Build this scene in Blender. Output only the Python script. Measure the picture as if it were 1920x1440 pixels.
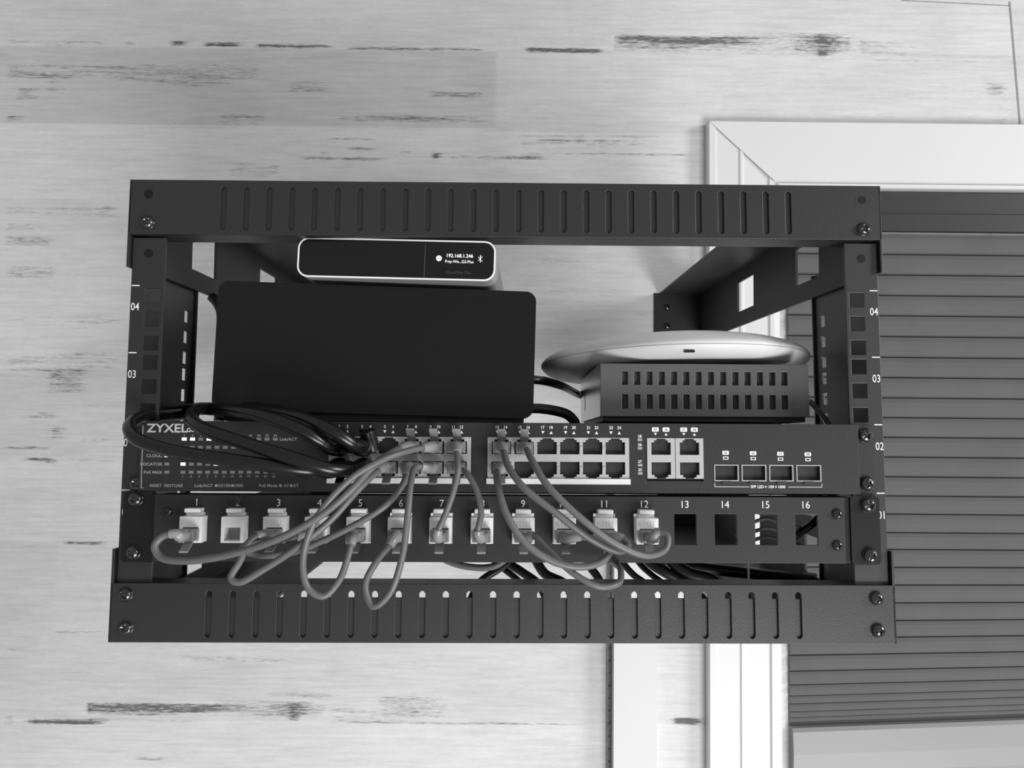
import bpy, math, random
import numpy as np
from mathutils import Matrix, Vector
random.seed(7)
for o in list(bpy.data.objects): bpy.data.objects.remove(o)
SC = bpy.context.scene
COL = SC.collection

# ---------------------------------------------------------------- frames (millimetres)
# wall frame: X right, Y into the wall (surface at Y=0), Z up. rack frame: the sagging rack front, tilted ~2 deg.
FL = 1400.0; DIST = 934.0; EYE = 1.40
def rot(a):
    rx, ry, rz = np.radians(a)
    cx, sx, cy, sy, cz, sz = np.cos(rx), np.sin(rx), np.cos(ry), np.sin(ry), np.cos(rz), np.sin(rz)
    X = np.array([[1,0,0],[0,cx,-sx],[0,sx,cx]]); Y = np.array([[cy,0,sy],[0,1,0],[-sy,0,cy]]); Z = np.array([[cz,-sz,0],[sz,cz,0],[0,0,1]])
    return Z @ X @ Y
RF = rot((-4.72, -.612, .2846)); TF = np.array([-4.4686, 113.855, 478.935])
n_ = np.array([-5., 58., FL]); n_ /= np.linalg.norm(n_)
x_ = np.array([math.cos(math.radians(.55)), math.sin(math.radians(.55)), 0]); x_ -= x_ @ n_ * n_; x_ /= np.linalg.norm(x_)
RW = np.c_[x_, np.cross(n_, x_), n_]
S = np.array([[1,0,0],[0,0,1],[0,-1,0.]])          # camera-type axes (right, down, forward) -> (right, forward, up)
def m4(R, t):
    M = Matrix.Identity(4)
    for i in range(3):
        for j in range(3): M[i][j] = float(R[i][j])
        M[i][3] = float(t[i])
    return M
def to_m(t): return np.array([t[0]/1000, t[1]/1000, t[2]/1000 + EYE])
WALL = m4(np.eye(3), to_m((0,0,0)))
A_ = S @ RW.T @ RF @ np.linalg.inv(S)
T_ = S @ RW.T @ TF + np.array([0, -DIST, 0])
RACK = m4(A_, to_m(T_))

cam = bpy.data.cameras.new('camera'); cam.sensor_width = 36; cam.lens = FL/1920*36; cam.clip_start = .01; cam.clip_end = 50
co = bpy.data.objects.new('camera', cam); COL.objects.link(co); SC.camera = co
B_ = S @ RW.T
co.matrix_world = m4(np.c_[B_ @ [1,0,0], B_ @ [0,-1,0], B_ @ [0,0,-1]], to_m((0,-DIST,0)))

# ---------------------------------------------------------------- light: daylight from a window on the right, dim room around
world = bpy.data.worlds.new('world'); SC.world = world; world.use_nodes = True
world.node_tree.nodes['Background'].inputs[0].default_value = (1,1,1,1)
world.node_tree.nodes['Background'].inputs[1].default_value = .35
def area(name, loc, aim, sx, sy, power):
    l = bpy.data.lights.new(name, 'AREA'); l.shape = 'RECTANGLE'; l.size = sx; l.size_y = sy; l.energy = power
    o = bpy.data.objects.new(name, l); COL.objects.link(o); o.location = loc
    o.rotation_euler = (Vector(aim)-Vector(loc)).to_track_quat('-Z','Y').to_euler(); return o
area('window_daylight', (4.0,-2.3,EYE+1.0), (0.0,-.1,EYE-.05), 1.1, 1.4, 122)
area('low_fill', (1.0,-2.2,EYE-1.5), (-.1,0,EYE-.3), 1.3, 1.0, 62)  # added fill lamp, low in front, brightens the lower part of the scene
vs = SC.view_settings; vs.view_transform = 'Standard'; vs.look = 'None'; vs.exposure = 0; vs.gamma = 1; vs.use_curve_mapping = False

# ---------------------------------------------------------------- helpers: image ray -> point at a real depth, used once to lay out cords
def FP(px, py, d):
    r = RF.T @ np.array([(px-960)/FL, (py-720)/FL, 1]); o = -RF.T @ TF
    t = (d-o[2])/r[2]; p = o + r*t
    return (float(p[0]), float(d), float(-p[1]))
def WP(px, py, k=0):
    r = RW.T @ np.array([(px-960)/FL, (py-720)/FL, 1]); p = r*((DIST-k)/r[2])
    return float(p[0]), float(-p[1])

# ---------------------------------------------------------------- materials (the photograph is black and white)
def mat(name, v, rough=.5, metal=0, spec=.5, bump=0, bscale=800, vary=0, vscale=20, coat=0, emit=0, trans=0):
    m = bpy.data.materials.new(name); m.use_nodes = True; nt = m.node_tree; b = nt.nodes['Principled BSDF']
    b.inputs['Base Color'].default_value = (v,v,v,1); b.inputs['Roughness'].default_value = rough
    b.inputs['Metallic'].default_value = metal; b.inputs['Specular IOR Level'].default_value = spec
    b.inputs['Coat Weight'].default_value = coat
    if trans: b.inputs['Transmission Weight'].default_value = trans
    if emit:
        b.inputs['Emission Color'].default_value = (1,1,1,1); b.inputs['Emission Strength'].default_value = emit
    tc = nt.nodes.new('ShaderNodeTexCoord')
    n = nt.nodes.new('ShaderNodeTexNoise'); n.inputs['Scale'].default_value = vscale; n.inputs['Detail'].default_value = 4
    nt.links.new(tc.outputs['Object'], n.inputs['Vector'])
    r = nt.nodes.new('ShaderNodeMapRange'); vv = vary or .06
    r.inputs[3].default_value = v*(1-vv); r.inputs[4].default_value = v*(1+vv)
    nt.links.new(n.outputs['Fac'], r.inputs[0]); nt.links.new(r.outputs[0], b.inputs['Base Color'])
    if bump:
        n2 = nt.nodes.new('ShaderNodeTexNoise'); n2.inputs['Scale'].default_value = bscale
        nt.links.new(tc.outputs['Object'], n2.inputs['Vector'])
        bp = nt.nodes.new('ShaderNodeBump'); bp.inputs['Strength'].default_value = bump; bp.inputs['Distance'].default_value = .0003
        nt.links.new(n2.outputs['Fac'], bp.inputs['Height']); nt.links.new(bp.outputs[0], b.inputs['Normal'])
    return m
M = {
 'rack': mat('black_powder_coat', .014, .43, 0, .7, .25, 1500),
 'rack_in': mat('black_steel', .02, .5, 0, .4, .2, 1500),
 'switch': mat('switch_paint', .015, .5, 0, .5, .3, 1800, .5, 900),
 'chassis': mat('dark_chassis', .02, .5),
 'panel': mat('patch_panel_paint', .014, .5, 0, .5, .15, 1500),
 'ear': mat('ear_plastic', .006, .42, 0, .35),
 'black': mat('black_plastic', .006, .5, 0, .3),
 'gloss': mat('gloss_black', .008, .12, 0, .35),
 'nas': mat('matte_black_shell', .007, .36, 0, .28, .1, 1500),
 'rubber': mat('black_cable_jacket', .006, .28, 0, .5),
 'silver': mat('silver_metal', .62, .35, .8),
 'rim': mat('white_anodised_rim', .85, .3, 0, .5),
 'ink': mat('white_ink', .8, .6),
 'dimink': mat('grey_ink', .33, .6),
 'legend': mat('silver_lettering', .5, .5),
 'fadeink': mat('faint_ink', .05, .6),
 'darkink': mat('dark_ink', .05, .6),
 'port': mat('port_shield_metal', .50, .38, .25, .5, .1, 900),
 'portlip': mat('port_lip_metal', .78, .4, .1),
 'cavity': mat('port_cavity', .007, .6, 0, .2),
 'contact': mat('port_contacts', .06, .4, .6),
 'key': mat('keystone_plastic', .74, .4, 0, .5, 0, 0, .04),
 'keydark': mat('keystone_inner', .34, .5),
 'cord': mat('grey_patch_cord', .115, .42, 0, .5, .2, 700, .12, 60),
 'plug': mat('clear_plug', .17, .22, 0, .6, 0, 0, .35, 300),
 'boot': mat('grey_boot', .24, .3, 0, .5),
 'screw': mat('black_zinc_screw', .10, .2, .9),
 'led_on': mat('lit_indicator', .8, .4, emit=.9),
 'led_off': mat('unlit_indicator', .17, .4),
 'screen': mat('screen_glyphs', .8, .5, emit=.5),
 'ap': mat('white_dome_plastic', .78, .45, 0, .4, 0, 0, .03),
 'trimw': mat('white_trim_paint', .65, .42, 0, .4, .1, 300, .02),
 'duct': mat('white_raceway', .64, .5, 0, .3, 0, 0, .02),
 'caulk': mat('rough_grey_caulk', .28, .8, 0, .2, .6, 500, .4, 300),
 'headrail': mat('shade_headrail', .020, .5, 0, .4, 0, 0, .1, 8),
 'shade': mat('pleated_fabric', .108, .8, 0, .2, .2, 600, .14, 14),
 'rail_bottom': mat('shade_bottom_rail', .28, .45, 0, .4, 0, 0, .08, 6),
 'dust': mat('dust', .09, .9, 0, .1),
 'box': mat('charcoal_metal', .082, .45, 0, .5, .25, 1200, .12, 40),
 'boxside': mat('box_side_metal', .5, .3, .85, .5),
}

# ---------------------------------------------------------------- mesh builder
class MB:
    def __init__(s): s.v = []; s.f = []; s.sm = []
    def add(s, vs, fs, smooth=False):
        n = len(s.v); s.v += [tuple(map(float, p)) for p in vs]
        s.f += [tuple(i+n for i in f) for f in fs]; s.sm += [smooth]*len(fs); return s
    def box(s, x0, x1, y0, y1, z0, z1):
        v = [(x,y,z) for x in (x0,x1) for y in (y0,y1) for z in (z0,z1)]
        return s.add(v, [(0,1,3,2),(4,6,7,5),(0,4,5,1),(2,3,7,6),(0,2,6,4),(1,5,7,3)])
    def plate(s, us, vs, solid, w0, w1, ax='xz'):
        us = sorted(set(round(u,4) for u in us)); vs = sorted(set(round(v,4) for v in vs))
        mp = {'xz': lambda u,v,w:(u,w,v), 'yz': lambda u,v,w:(w,u,v), 'xy': lambda u,v,w:(u,v,w)}[ax]
        nu, nv = len(us)-1, len(vs)-1
        G = [[solid((us[i]+us[i+1])/2, (vs[j]+vs[j+1])/2) for j in range(nv)] for i in range(nu)]
        idx = {}; V = []; Fc = []
        def P(i,j,k):
            if (i,j,k) not in idx: idx[(i,j,k)] = len(V); V.append(mp(us[i], vs[j], (w0,w1)[k]))
            return idx[(i,j,k)]
        g = lambda i,j: 0 <= i < nu and 0 <= j < nv and G[i][j]
        for i in range(nu):
            for j in range(nv):
                if not G[i][j]: continue
                Fc.append((P(i,j,0),P(i+1,j,0),P(i+1,j+1,0),P(i,j+1,0)))
                Fc.append((P(i,j,1),P(i,j+1,1),P(i+1,j+1,1),P(i+1,j,1)))
                if not g(i-1,j): Fc.append((P(i,j,0),P(i,j+1,0),P(i,j+1,1),P(i,j,1)))
                if not g(i+1,j): Fc.append((P(i+1,j,0),P(i+1,j,1),P(i+1,j+1,1),P(i+1,j+1,0)))
                if not g(i,j-1): Fc.append((P(i,j,0),P(i,j,1),P(i+1,j,1),P(i+1,j,0)))
                if not g(i,j+1): Fc.append((P(i,j+1,0),P(i+1,j+1,0),P(i+1,j+1,1),P(i,j+1,1)))
        return s.add(V, Fc)
    def prism(s, pts, y0, y1, smooth=False):          # outline in XZ
        n = len(pts); v = [(p[0],y0,p[1]) for p in pts] + [(p[0],y1,p[1]) for p in pts]
        s.add(v, [tuple(range(n)), tuple(range(2*n-1,n-1,-1))])
        s.add(v, [(i,i+n,(i+1)%n+n,(i+1)%n) for i in range(n)], smooth); return s
    def lathe(s, prof, c, axis='z', n=48, smooth=True):   # prof: (r, h)
        V = []; F_ = []
        for r, h in prof:
            for k in range(n):
                a = 2*math.pi*k/n; ca, sa = r*math.cos(a), r*math.sin(a)
                V.append({'z':(c[0]+ca,c[1]+sa,c[2]+h),'y':(c[0]+ca,c[1]+h,c[2]+sa),'x':(c[0]+h,c[1]+ca,c[2]+sa)}[axis])
        for i in range(len(prof)-1):
            for k in range(n): F_.append((i*n+k, i*n+(k+1)%n, (i+1)*n+(k+1)%n, (i+1)*n+k))
        s.add(V, F_, smooth)
        s.add(V[:n], [tuple(range(n))]); s.add(V[-n:], [tuple(range(n))]); return s
    def tube(s, pts, r, n=14):                       # r: number or list
        P = [Vector(p) for p in pts]; m = len(P); R = r if isinstance(r, list) else [r]*m
        V = []; F_ = []; t = (P[1]-P[0]).normalized()
        u = t.orthogonal().normalized()
        for i in range(m):
            t = (P[min(i+1,m-1)]-P[max(i-1,0)]).normalized()
            u = (u - t*u.dot(t)).normalized(); w = t.cross(u)
            for k in range(n):
                a = 2*math.pi*k/n; V.append(P[i] + (u*math.cos(a)+w*math.sin(a))*R[i])
        for i in range(m-1):
            for k in range(n): F_.append((i*n+k, i*n+(k+1)%n, (i+1)*n+(k+1)%n, (i+1)*n+k))
        s.add(V, F_, True); s.add(V[:n], [tuple(range(n))[::-1]]); s.add(V[-n:], [tuple(range(n))]); return s
def spline(pts, step=1.6):
    P = [Vector(p) for p in pts]; P = [P[0]*2-P[1]] + P + [P[-1]*2-P[-2]]; out = []
    for i in range(1, len(P)-2):
        a,b,c,d = P[i-1:i+3]
        def tj(t,p,q): return t + max((q-p).length,1e-3)**.5
        t0=0; t1=tj(t0,a,b); t2=tj(t1,b,c); t3=tj(t2,c,d)
        k = max(2, int((c-b).length/step))
        for j in range(k):
            t = t1+(t2-t1)*j/k
            A1=a*((t1-t)/(t1-t0))+b*((t-t0)/(t1-t0)); A2=b*((t2-t)/(t2-t1))+c*((t-t1)/(t2-t1)); A3=c*((t3-t)/(t3-t2))+d*((t-t2)/(t3-t2))
            B1=A1*((t2-t)/(t2-t0))+A2*((t-t0)/(t2-t0)); B2=A2*((t3-t)/(t3-t1))+A3*((t-t1)/(t3-t1))
            out.append(B1*((t2-t)/(t2-t1))+B2*((t-t1)/(t2-t1)))
    out.append(P[-2]); return out
def rrect(x0, x1, z0, z1, r, n=8):
    o = []
    for cx, cz, a0 in ((x1-r,z1-r,0),(x0+r,z1-r,90),(x0+r,z0+r,180),(x1-r,z0+r,270)):
        for k in range(n+1):
            a = math.radians(a0+90*k/n); o.append((cx+r*math.cos(a), cz+r*math.sin(a)))
    return o

# ---------------------------------------------------------------- objects
def mesh_of(name, mb, base, m):
    me = bpy.data.meshes.new(name)
    b = base
    me.from_pydata([((x-b[0])/1000, (y-b[1])/1000, (z-b[2])/1000) for x,y,z in mb.v], [], mb.f)
    me.polygons.foreach_set('use_smooth', mb.sm); me.materials.append(m); me.validate(); me.update()
    return me
def tag(o, label=None, cat=None, group=None, kind=None):
    for k, v in (('label',label),('category',cat),('group',group),('kind',kind)):
        if v: o[k] = v
    return o
class Thing:
    def __init__(s, name, label, cat, base, frame=None, group=None, mb=None, m=None, kind=None, bevel=0, spin=None):
        s.base = base; fr = RACK if frame is None else frame
        d = mesh_of(name, mb, base, m) if mb else None
        s.o = bpy.data.objects.new(name, d); COL.objects.link(s.o)
        mw = fr @ Matrix.Translation(Vector(base)/1000)
        if spin: mw = mw @ spin
        s.o.matrix_world = mw; tag(s.o, label, cat, group, kind)
        if not mb: s.o.empty_display_size = .01
        if bevel: bev(s.o, bevel)
    def part(s, name, mb, m, parent=None, label=None, bevel=0, kind=None):
        o = bpy.data.objects.new(name, mesh_of(name, mb, s.base, m)); COL.objects.link(o)
        o.parent = parent or s.o
        if label: o['label'] = label
        if kind: o['kind'] = kind
        if bevel: bev(o, bevel)
        return o
def bev(o, w, seg=2):
    b = o.modifiers.new('bevel','BEVEL'); b.width = w/1000; b.segments = seg; b.limit_method = 'ANGLE'; b.angle_limit = math.radians(40)
    b.harden_normals = False

_glyph = {}
def text_polys(s, bold):
    k = (s, bold)
    if k not in _glyph:
        c = bpy.data.curves.new('t','FONT'); c.body = s; c.size = 1; c.offset = bold; c.resolution_u = 3
        o = bpy.data.objects.new('t', c); COL.objects.link(o)
        me = o.to_mesh(); vs = [(v.co.x, v.co.y) for v in me.vertices]; fs = [tuple(p.vertices) for p in me.polygons]
        o.to_mesh_clear(); bpy.data.objects.remove(o); bpy.data.curves.remove(c); _glyph[k] = (vs, fs)
    return _glyph[k]
CAP = max(v[1] for v in text_polys('H', 0)[0])
def text(mb, s, X, Z, h, y, align='c', bold=0, sx=1):   # Z = middle of the capitals, h = cap height in mm
    vs, fs = text_polys(s, bold)
    k = h/CAP; x0 = min(v[0] for v in vs); x1 = max(v[0] for v in vs)
    off = {'c':(x0+x1)/2,'l':x0,'r':x1}[align]
    mb.add([(X+(a-off)*k*sx, y, Z-h/2+b*k) for a,b in vs], fs)
def quad(mb, x0,x1,z0,z1,y): mb.add([(x0,y,z0),(x1,y,z0),(x1,y,z1),(x0,y,z1)], [(0,1,2,3)])
def tri(mb, X, Z, w, h, y, up=True):
    s = 1 if up else -1
    mb.add([(X-w/2,y,Z-s*h/2),(X+w/2,y,Z-s*h/2),(X,y,Z+s*h/2)], [(0,1,2)])

def screw_mb(X, Z, y, r=3.9, h=2.6, turn=.3):
    """pan head with a cross recess, built as a height field over a disc"""
    mb = MB(); nr, na = 12, 40; V = []; F_ = []
    for i in range(nr+1):
        q = i/nr
        for k in range(na):
            a = 2*math.pi*k/na; rr = r*q; x, z = rr*math.cos(a), rr*math.sin(a)
            hh = h*math.sqrt(max(0, 1-(q*.97)**2.6))
            ca, sa = math.cos(turn), math.sin(turn); u, w = x*ca+z*sa, -x*sa+z*ca
            arm = min(abs(u), abs(w)); L = max(abs(u), abs(w))
            if arm < r*.14 and L < r*.62: hh -= 1.3*min(1, (r*.66-L)/(r*.3))
            elif L < r*.24: hh -= 1.3
            V.append((X+x, y-hh, Z+z))
    for i in range(nr):
        for k in range(na): F_.append((i*na+k,(i+1)*na+k,(i+1)*na+(k+1)%na,i*na+(k+1)%na))
    mb.add(V, F_, False)
    mb.lathe([(r*1.05,0),(r*1.05,-.5),(r*.97,-.6)], (X,y,Z), 'y', 32)
    return mb

# ================================================================ THE SETTING
# wall of whitewashed wood-look planks; the stains and the grey wash are a painted-in density that procedural grain breaks up
ROWS = [576, 465, 359.5, 254, 148.5, 43, -62.5, -168, -273.5, -379, -485]
x0w, x1w, z0w, z1w = -900., 1000., -640., 700.
nx, nz = 320, 700
gx = np.concatenate([[-2600.], np.linspace(x0w, x1w, nx), [2600.]]); gz = np.concatenate([[-1350.], np.linspace(z0w, z1w, nz), [1200.]]); nx += 2; nz += 2; GX, GZ = np.meshgrid(gx, gz)
st = np.zeros_like(GX); tone = np.ones_like(GX)
rng = np.random.RandomState(3)
joints = {0:[560],1:[-262,566],2:[-22.5,560],3:[-560,100],4:[-545,108],5:[-330,280],6:[-700,-60],7:[-190,420],8:[-560,-20],9:[-545,200],10:[-300,330]}
edges_ = [1300]+ROWS+[-1400]
for r in range(len(edges_)-1):
    zt, zb = edges_[r], edges_[r+1]; js = [-2700]+joints.get(r,[])+[2700]
    for k in range(len(js)-1):
        m_ = (GZ<=zt)&(GZ>zb)&(GX>=js[k])&(GX<js[k+1]); tone[m_] = 1+rng.uniform(-.05,.04)
def plank_tone(pa, pb, v):
    (a, zt), (b, zb) = WP(*pa), WP(*pb); tone[(GX>=a)&(GX<=b)&(GZ<=zt)&(GZ>=zb)] = v
plank_tone((-40,84),(927,240), .86); plank_tone((927,98),(1890,236), 1.0); plank_tone((-40,236),(1330,384), 1.06)
plank_tone((-40,693),(240,860), .93); plank_tone((-40,862),(240,1016), 1.02)
plank_tone((-40,-60),(1150,88), .96)
def stain(pa, pb, s, soft=2.0, fl=0, fr=0):
    """density in the rectangle between two image points; fl / fr fade its ends (mm)"""
    (a, zt), (b, zb) = WP(*pa), WP(*pb); zm, hz = (zt+zb)/2, abs(zt-zb)/2
    wz = np.clip((hz+soft-np.abs(GZ-zm))/soft, 0, 1)
    wl = np.clip((GX-a)/max(fl,3.), 0, 1); wr = np.clip((b-GX)/max(fr,3.), 0, 1)
    np.maximum(st, s*wz*wl*wr, out=st)
for z in ROWS: np.maximum(st, .30*np.clip(1-np.abs(GZ-z)/2.2,0,1), out=st)
# dark streak with a knot, printed on two planks
for ox, oy, tx in ((0,0,0),(-990,1252,-8)):
    stain((1150+ox,68+oy),(1560+ox,84+oy),.95,4,0,120); stain((1150+ox,82+oy),(1560+ox,98+oy+tx),.72,3,0,200)
    stain((1400+ox,64+oy),(1620+ox,98+oy+tx),.84,5,90,40); stain((1520+ox,72+oy),(1562+ox,104+oy+tx),1.0,5,10,10)
    stain((1575+ox,72+oy),(1605+ox,92+oy),1.0,5,10,16); stain((1600+ox,78+oy),(1850+ox,104+oy),.5,5,10,150)
for a in (((225,79),(262,84),1.0),((310,77),(372,85),1.05),((372,80),(470,87),1.0),((470,83),(640,90),.95),((640,88),(930,95),.75),
          ((975,90),(1150,99),1.0),((990,84),(1020,96),1.0),((0,76),(220,83),.6),((1600,112),(1895,116),.6),
          ((0,1343),(40,1357),1.0),((40,1348),(220,1357),1.0),((640,1354),(1130,1359),.75),((1252,1347),(1334,1358),1.05),
          ((0,692),(190,696),.85),((80,697),(180,735),.62),((110,705),(150,722),.9),((40,775),(130,784),.6),((85,800),(140,822),.65),((130,822),(225,830),.6),
          ((0,838),(120,842),.7),((38,858),(120,864),.9),((75,861),(120,868),1.0),((120,862),(240,866),.5),
          ((110,1016),(220,1021),.9),((180,1010),(200,1018),1.0),((170,988),(190,996),.7),((90,1184),(220,1187),.7),((130,484),(162,522),.7),((0,500),(130,520),.55),((35,512),(58,517),.9),
          ((0,388),(240,404),.45),((180,388),(240,392),.8),((0,442),(120,460),.5),((0,420),(85,430),.5),((0,595),(240,606),.42),((0,660),(240,690),.4),
          ((553,295),(740,300),.85),((590,285),(640,289),.8),((640,277),(720,282),.7),((740,283),(790,287),.7),((800,288),(850,297),1.0),((830,292),(1040,300),.72),((600,259),(730,262),.75),
          ((960,254),(1250,258),.7),((1000,262),(1230,266),.75),((960,268),(1240,272),.6),((960,286),(1310,291),.72),((975,236),(990,246),1.0),
          ((925,112),(940,116),.6),((80,145),(130,170),.55),((20,165),(90,190),.5),((0,122),(500,152),.5),((250,120),(460,160),.5),((530,155),(640,172),.5),((790,172),(927,182),.62),((620,216),(927,230),.58),((400,215),(520,235),.5),((0,218),(60,228),.7),
          ((420,310),(550,330),.45),((380,300),(500,306),.4),((330,1232),(560,1240),.5),((480,1300),(640,1308),.5),((560,1196),(1000,1206),.4),((700,1305),(860,1345),.5),((240,1420),(330,1425),.55),((1080,1322),(1110,1325),.8),
          ((1838,155),(1905,180),.6),((1860,180),(1905,235),.45),((0,1212),(80,1222),.35),((380,560),(600,575),.4),((1000,480),(1110,495),.35),((1000,540),(1200,548),.3)):
    stain(a[0], a[1], a[2], 2.2, 12, 22)
# crooked seam and the paler board at the far upper right
(ax, az), (bx, bz) = WP(1893,11), WP(1913,240)
sx_ = ax+(GZ-az)*(bx-ax)/(bz-az); seam_c = (sx_ if False else sx_)
tone[(GX>seam_c)&(GZ<az+4)&(GZ>bz-60)] = .97
mb = MB()
me = bpy.data.meshes.new('wall_back')
vv = np.stack([GX.ravel()/1000, np.zeros(nx*nz), GZ.ravel()/1000], 1)
i_, j_ = np.meshgrid(np.arange(nx-1), np.arange(nz-1)); b_ = (j_*nx+i_).ravel()
fc = np.stack([b_, b_+1, b_+nx+1, b_+nx], 1)
me.from_pydata(vv.tolist(), [], fc.tolist())
for nm, arr in (('stain', st), ('tone', tone)):
    at = me.attributes.new(nm, 'FLOAT', 'POINT'); at.data.foreach_set('value', arr.ravel().astype(np.float32))
wm = bpy.data.materials.new('whitewashed_planks'); wm.use_nodes = True; nt = wm.node_tree; N = nt.nodes; L = nt.links
bs = N['Principled BSDF']; bs.inputs['Roughness'].default_value = .62; bs.inputs['Specular IOR Level'].default_value = .25
def node(t, **k):
    n = N.new(t)
    for a, b in k.items(): setattr(n, a, b)
    return n
tc = node('ShaderNodeTexCoord')
def noise(sc, vec, detail=5, rough=.55):
    mp = node('ShaderNodeMapping'); mp.inputs['Scale'].default_value = vec; L.new(tc.outputs['Object'], mp.inputs[0])
    n = node('ShaderNodeTexNoise'); n.inputs['Scale'].default_value = sc; n.inputs['Detail'].default_value = detail; n.inputs['Roughness'].default_value = rough
    L.new(mp.outputs[0], n.inputs['Vector']); return n.outputs['Fac']
def math_(op, a, b=None, c=None, clamp=False):
    n = node('ShaderNodeMath', operation=op, use_clamp=clamp)
    for i, v in enumerate((a,b,c)):
        if v is None: continue
        if isinstance(v, (int,float)): n.inputs[i].default_value = v
        else: L.new(v, n.inputs[i])
    return n.outputs[0]
def mapr(v, a, b, c, d):
    n = node('ShaderNodeMapRange'); L.new(v, n.inputs[0])
    for i, k in enumerate((a,b,c,d)): n.inputs[i+1].default_value = k
    return n.outputs[0]
a1 = node('ShaderNodeAttribute', attribute_name='stain'); a2 = node('ShaderNodeAttribute', attribute_name='tone')
streak = noise(9, (1.2,1,26), 6, .65); fine = noise(1, (75,1,520), 5, .75); blot = noise(5, (1,1,3.2), 4, .6); speck = noise(1, (90,1,330), 4, .7); mid = noise(1, (16,1,120), 5, .7)
msk = math_('ADD', a1.outputs['Fac'], math_('MULTIPLY', math_('SUBTRACT', streak, .5), 1.5))
msk = math_('ADD', msk, math_('MULTIPLY', math_('SUBTRACT', fine, .5), 2.1))
m1 = mapr(msk, .38, .66, 0, 1); m2 = mapr(msk, .70, .98, 0, 1)
wash = mapr(math_('ADD', streak, math_('MULTIPLY', blot, .8)), .80, 1.12, 1.04, .90)
spk = math_('MULTIPLY', mapr(speck, .35, .65, .965, 1.035), mapr(mid, .35, .65, 1.05, .94))
base = math_('MULTIPLY', math_('MULTIPLY', math_('MULTIPLY', a2.outputs['Fac'], wash), spk), .60)
cc = math_('MULTIPLY', base, math_('SUBTRACT', 1.0, math_('ADD', math_('MULTIPLY', m1, .28), math_('MULTIPLY', m2, .50))))
cb = node('ShaderNodeCombineColor'); [L.new(cc, cb.inputs[i]) for i in range(3)]
L.new(cb.outputs[0], bs.inputs['Base Color'])
bp = node('ShaderNodeBump'); bp.inputs['Strength'].default_value = .25; bp.inputs['Distance'].default_value = .0004
L.new(streak, bp.inputs['Height']); L.new(bp.outputs[0], bs.inputs['Normal'])
me.materials.append(wm); me.update()
wo = bpy.data.objects.new('wall_back', me); COL.objects.link(wo); wo.matrix_world = WALL; wo['kind'] = 'structure'
# the open seam between two boards (a thin dark gap strip set in the wall)
mb = MB(); mb.add([(ax-1.2,-.4,az+5),(ax+1.2,-.4,az+5),(bx+1.2,-.4,bz),(bx-1.2,-.4,bz),(ax-1.2,.5,az+5),(ax+1.2,.5,az+5),(bx+1.2,.5,bz),(bx-1.2,.5,bz)],
                 [(0,1,2,3),(7,6,5,4),(0,3,7,4),(1,5,6,2),(0,4,5,1),(3,2,6,7)])
a0 = WP(1690,0); mb.add([(a0[0],-.4,a0[1]),(ax,-.4,az+.6),(ax,-.4,az-.6),(a0[0],-.4,a0[1]-1)], [(0,1,2,3)])
seam = Thing('trim_4', None, None, (ax,0,bz), WALL, mb=mb, m=M['caulk'], kind='structure')

# window casing: mitred flat boards with a raised outer bead
cx0, cz0 = WP(1328,226,15); cxi, _ = WP(1470,1300,15); _, czi = WP(1700,354,15)
w_l = cxi-cx0; w_t = cz0-czi; XR = 900.; ZB = -640.
prof = [(0,0),(0,-13),(1.5,-15),(9,-15),(10.5,-13.5),(12,-13.5),(38,-13.5),(40,-15),(43,-15),(45,-13),(w_l-16,-12),(w_l-14,-14),(w_l-9,-14),(w_l-7,-11),(w_l-1,-10),(w_l,-8),(w_l,0)]
mb = MB(); V = []
for q, (u, d) in enumerate(prof):
    t = u/w_l; V += [(cx0+u, d, cz0 - t*w_t), (cx0+u, d, ZB)]
n = len(prof); mb.add(V, [(2*i,2*i+1,2*i+3,2*i+2) for i in range(n-1)] + [tuple(range(0,2*n,2))[::-1], tuple(range(1,2*n,2))])
Thing('trim_1', None, None, (cx0,0,ZB), WALL, mb=mb, m=M['trimw'], kind='structure')
prof = [(0,0),(0,-14),(1,-15),(w_t-9,-15),(w_t-7,-12),(w_t-5.5,-12),(w_t-5,-16),(w_t-1,-16),(w_t,-14),(w_t,0)]
mb = MB(); V = []
for u, d in prof:
    t = u/w_t; V += [(cx0+.9+t*w_l, d, cz0-u), (XR, d, cz0-u)]
n = len(prof); mb.add(V, [(2*i,2*i+2,2*i+3,2*i+1) for i in range(n-1)] + [tuple(range(0,2*n,2)), tuple(range(1,2*n,2))[::-1]])
Thing('trim_2', None, None, (cx0,0,czi), WALL, mb=mb, m=M['trimw'], kind='structure')

# white flat raceway running down the wall below the rack, with its rough perforated edge
RD = 20; rx0, _ = WP(1151,1300,RD); rx1, _ = WP(1232,1300,RD); RT = -60.
rw = Thing('cable_raceway', 'flat white vertical cable cover on the wall, below the rack left of the window casing', 'cable cover', (rx0,0,ZB), WALL)
mb = MB(); mb.prism([(rx0,ZB),(rx1,ZB),(rx1,RT),(rx0,RT)], -RD, 0); rw.part('cover', mb, M['duct'], bevel=1)
mb = MB(); zs = [ZB]; z = ZB
holes = []
while z < RT-14: holes.append((z+4, z+9)); z += 15.2
mb.plate([rx0-6.5, rx0-4, rx0-1.6, rx0-.05], [ZB,RT]+[q for h in holes for q in h], lambda u,v: not (rx0-4<u<rx0-1.6 and any(a<v<b for a,b in holes)), -2.2, 0)
rw.part('edge_strip', mb, M['caulk'], label='rough grey notched edge strip')

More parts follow.
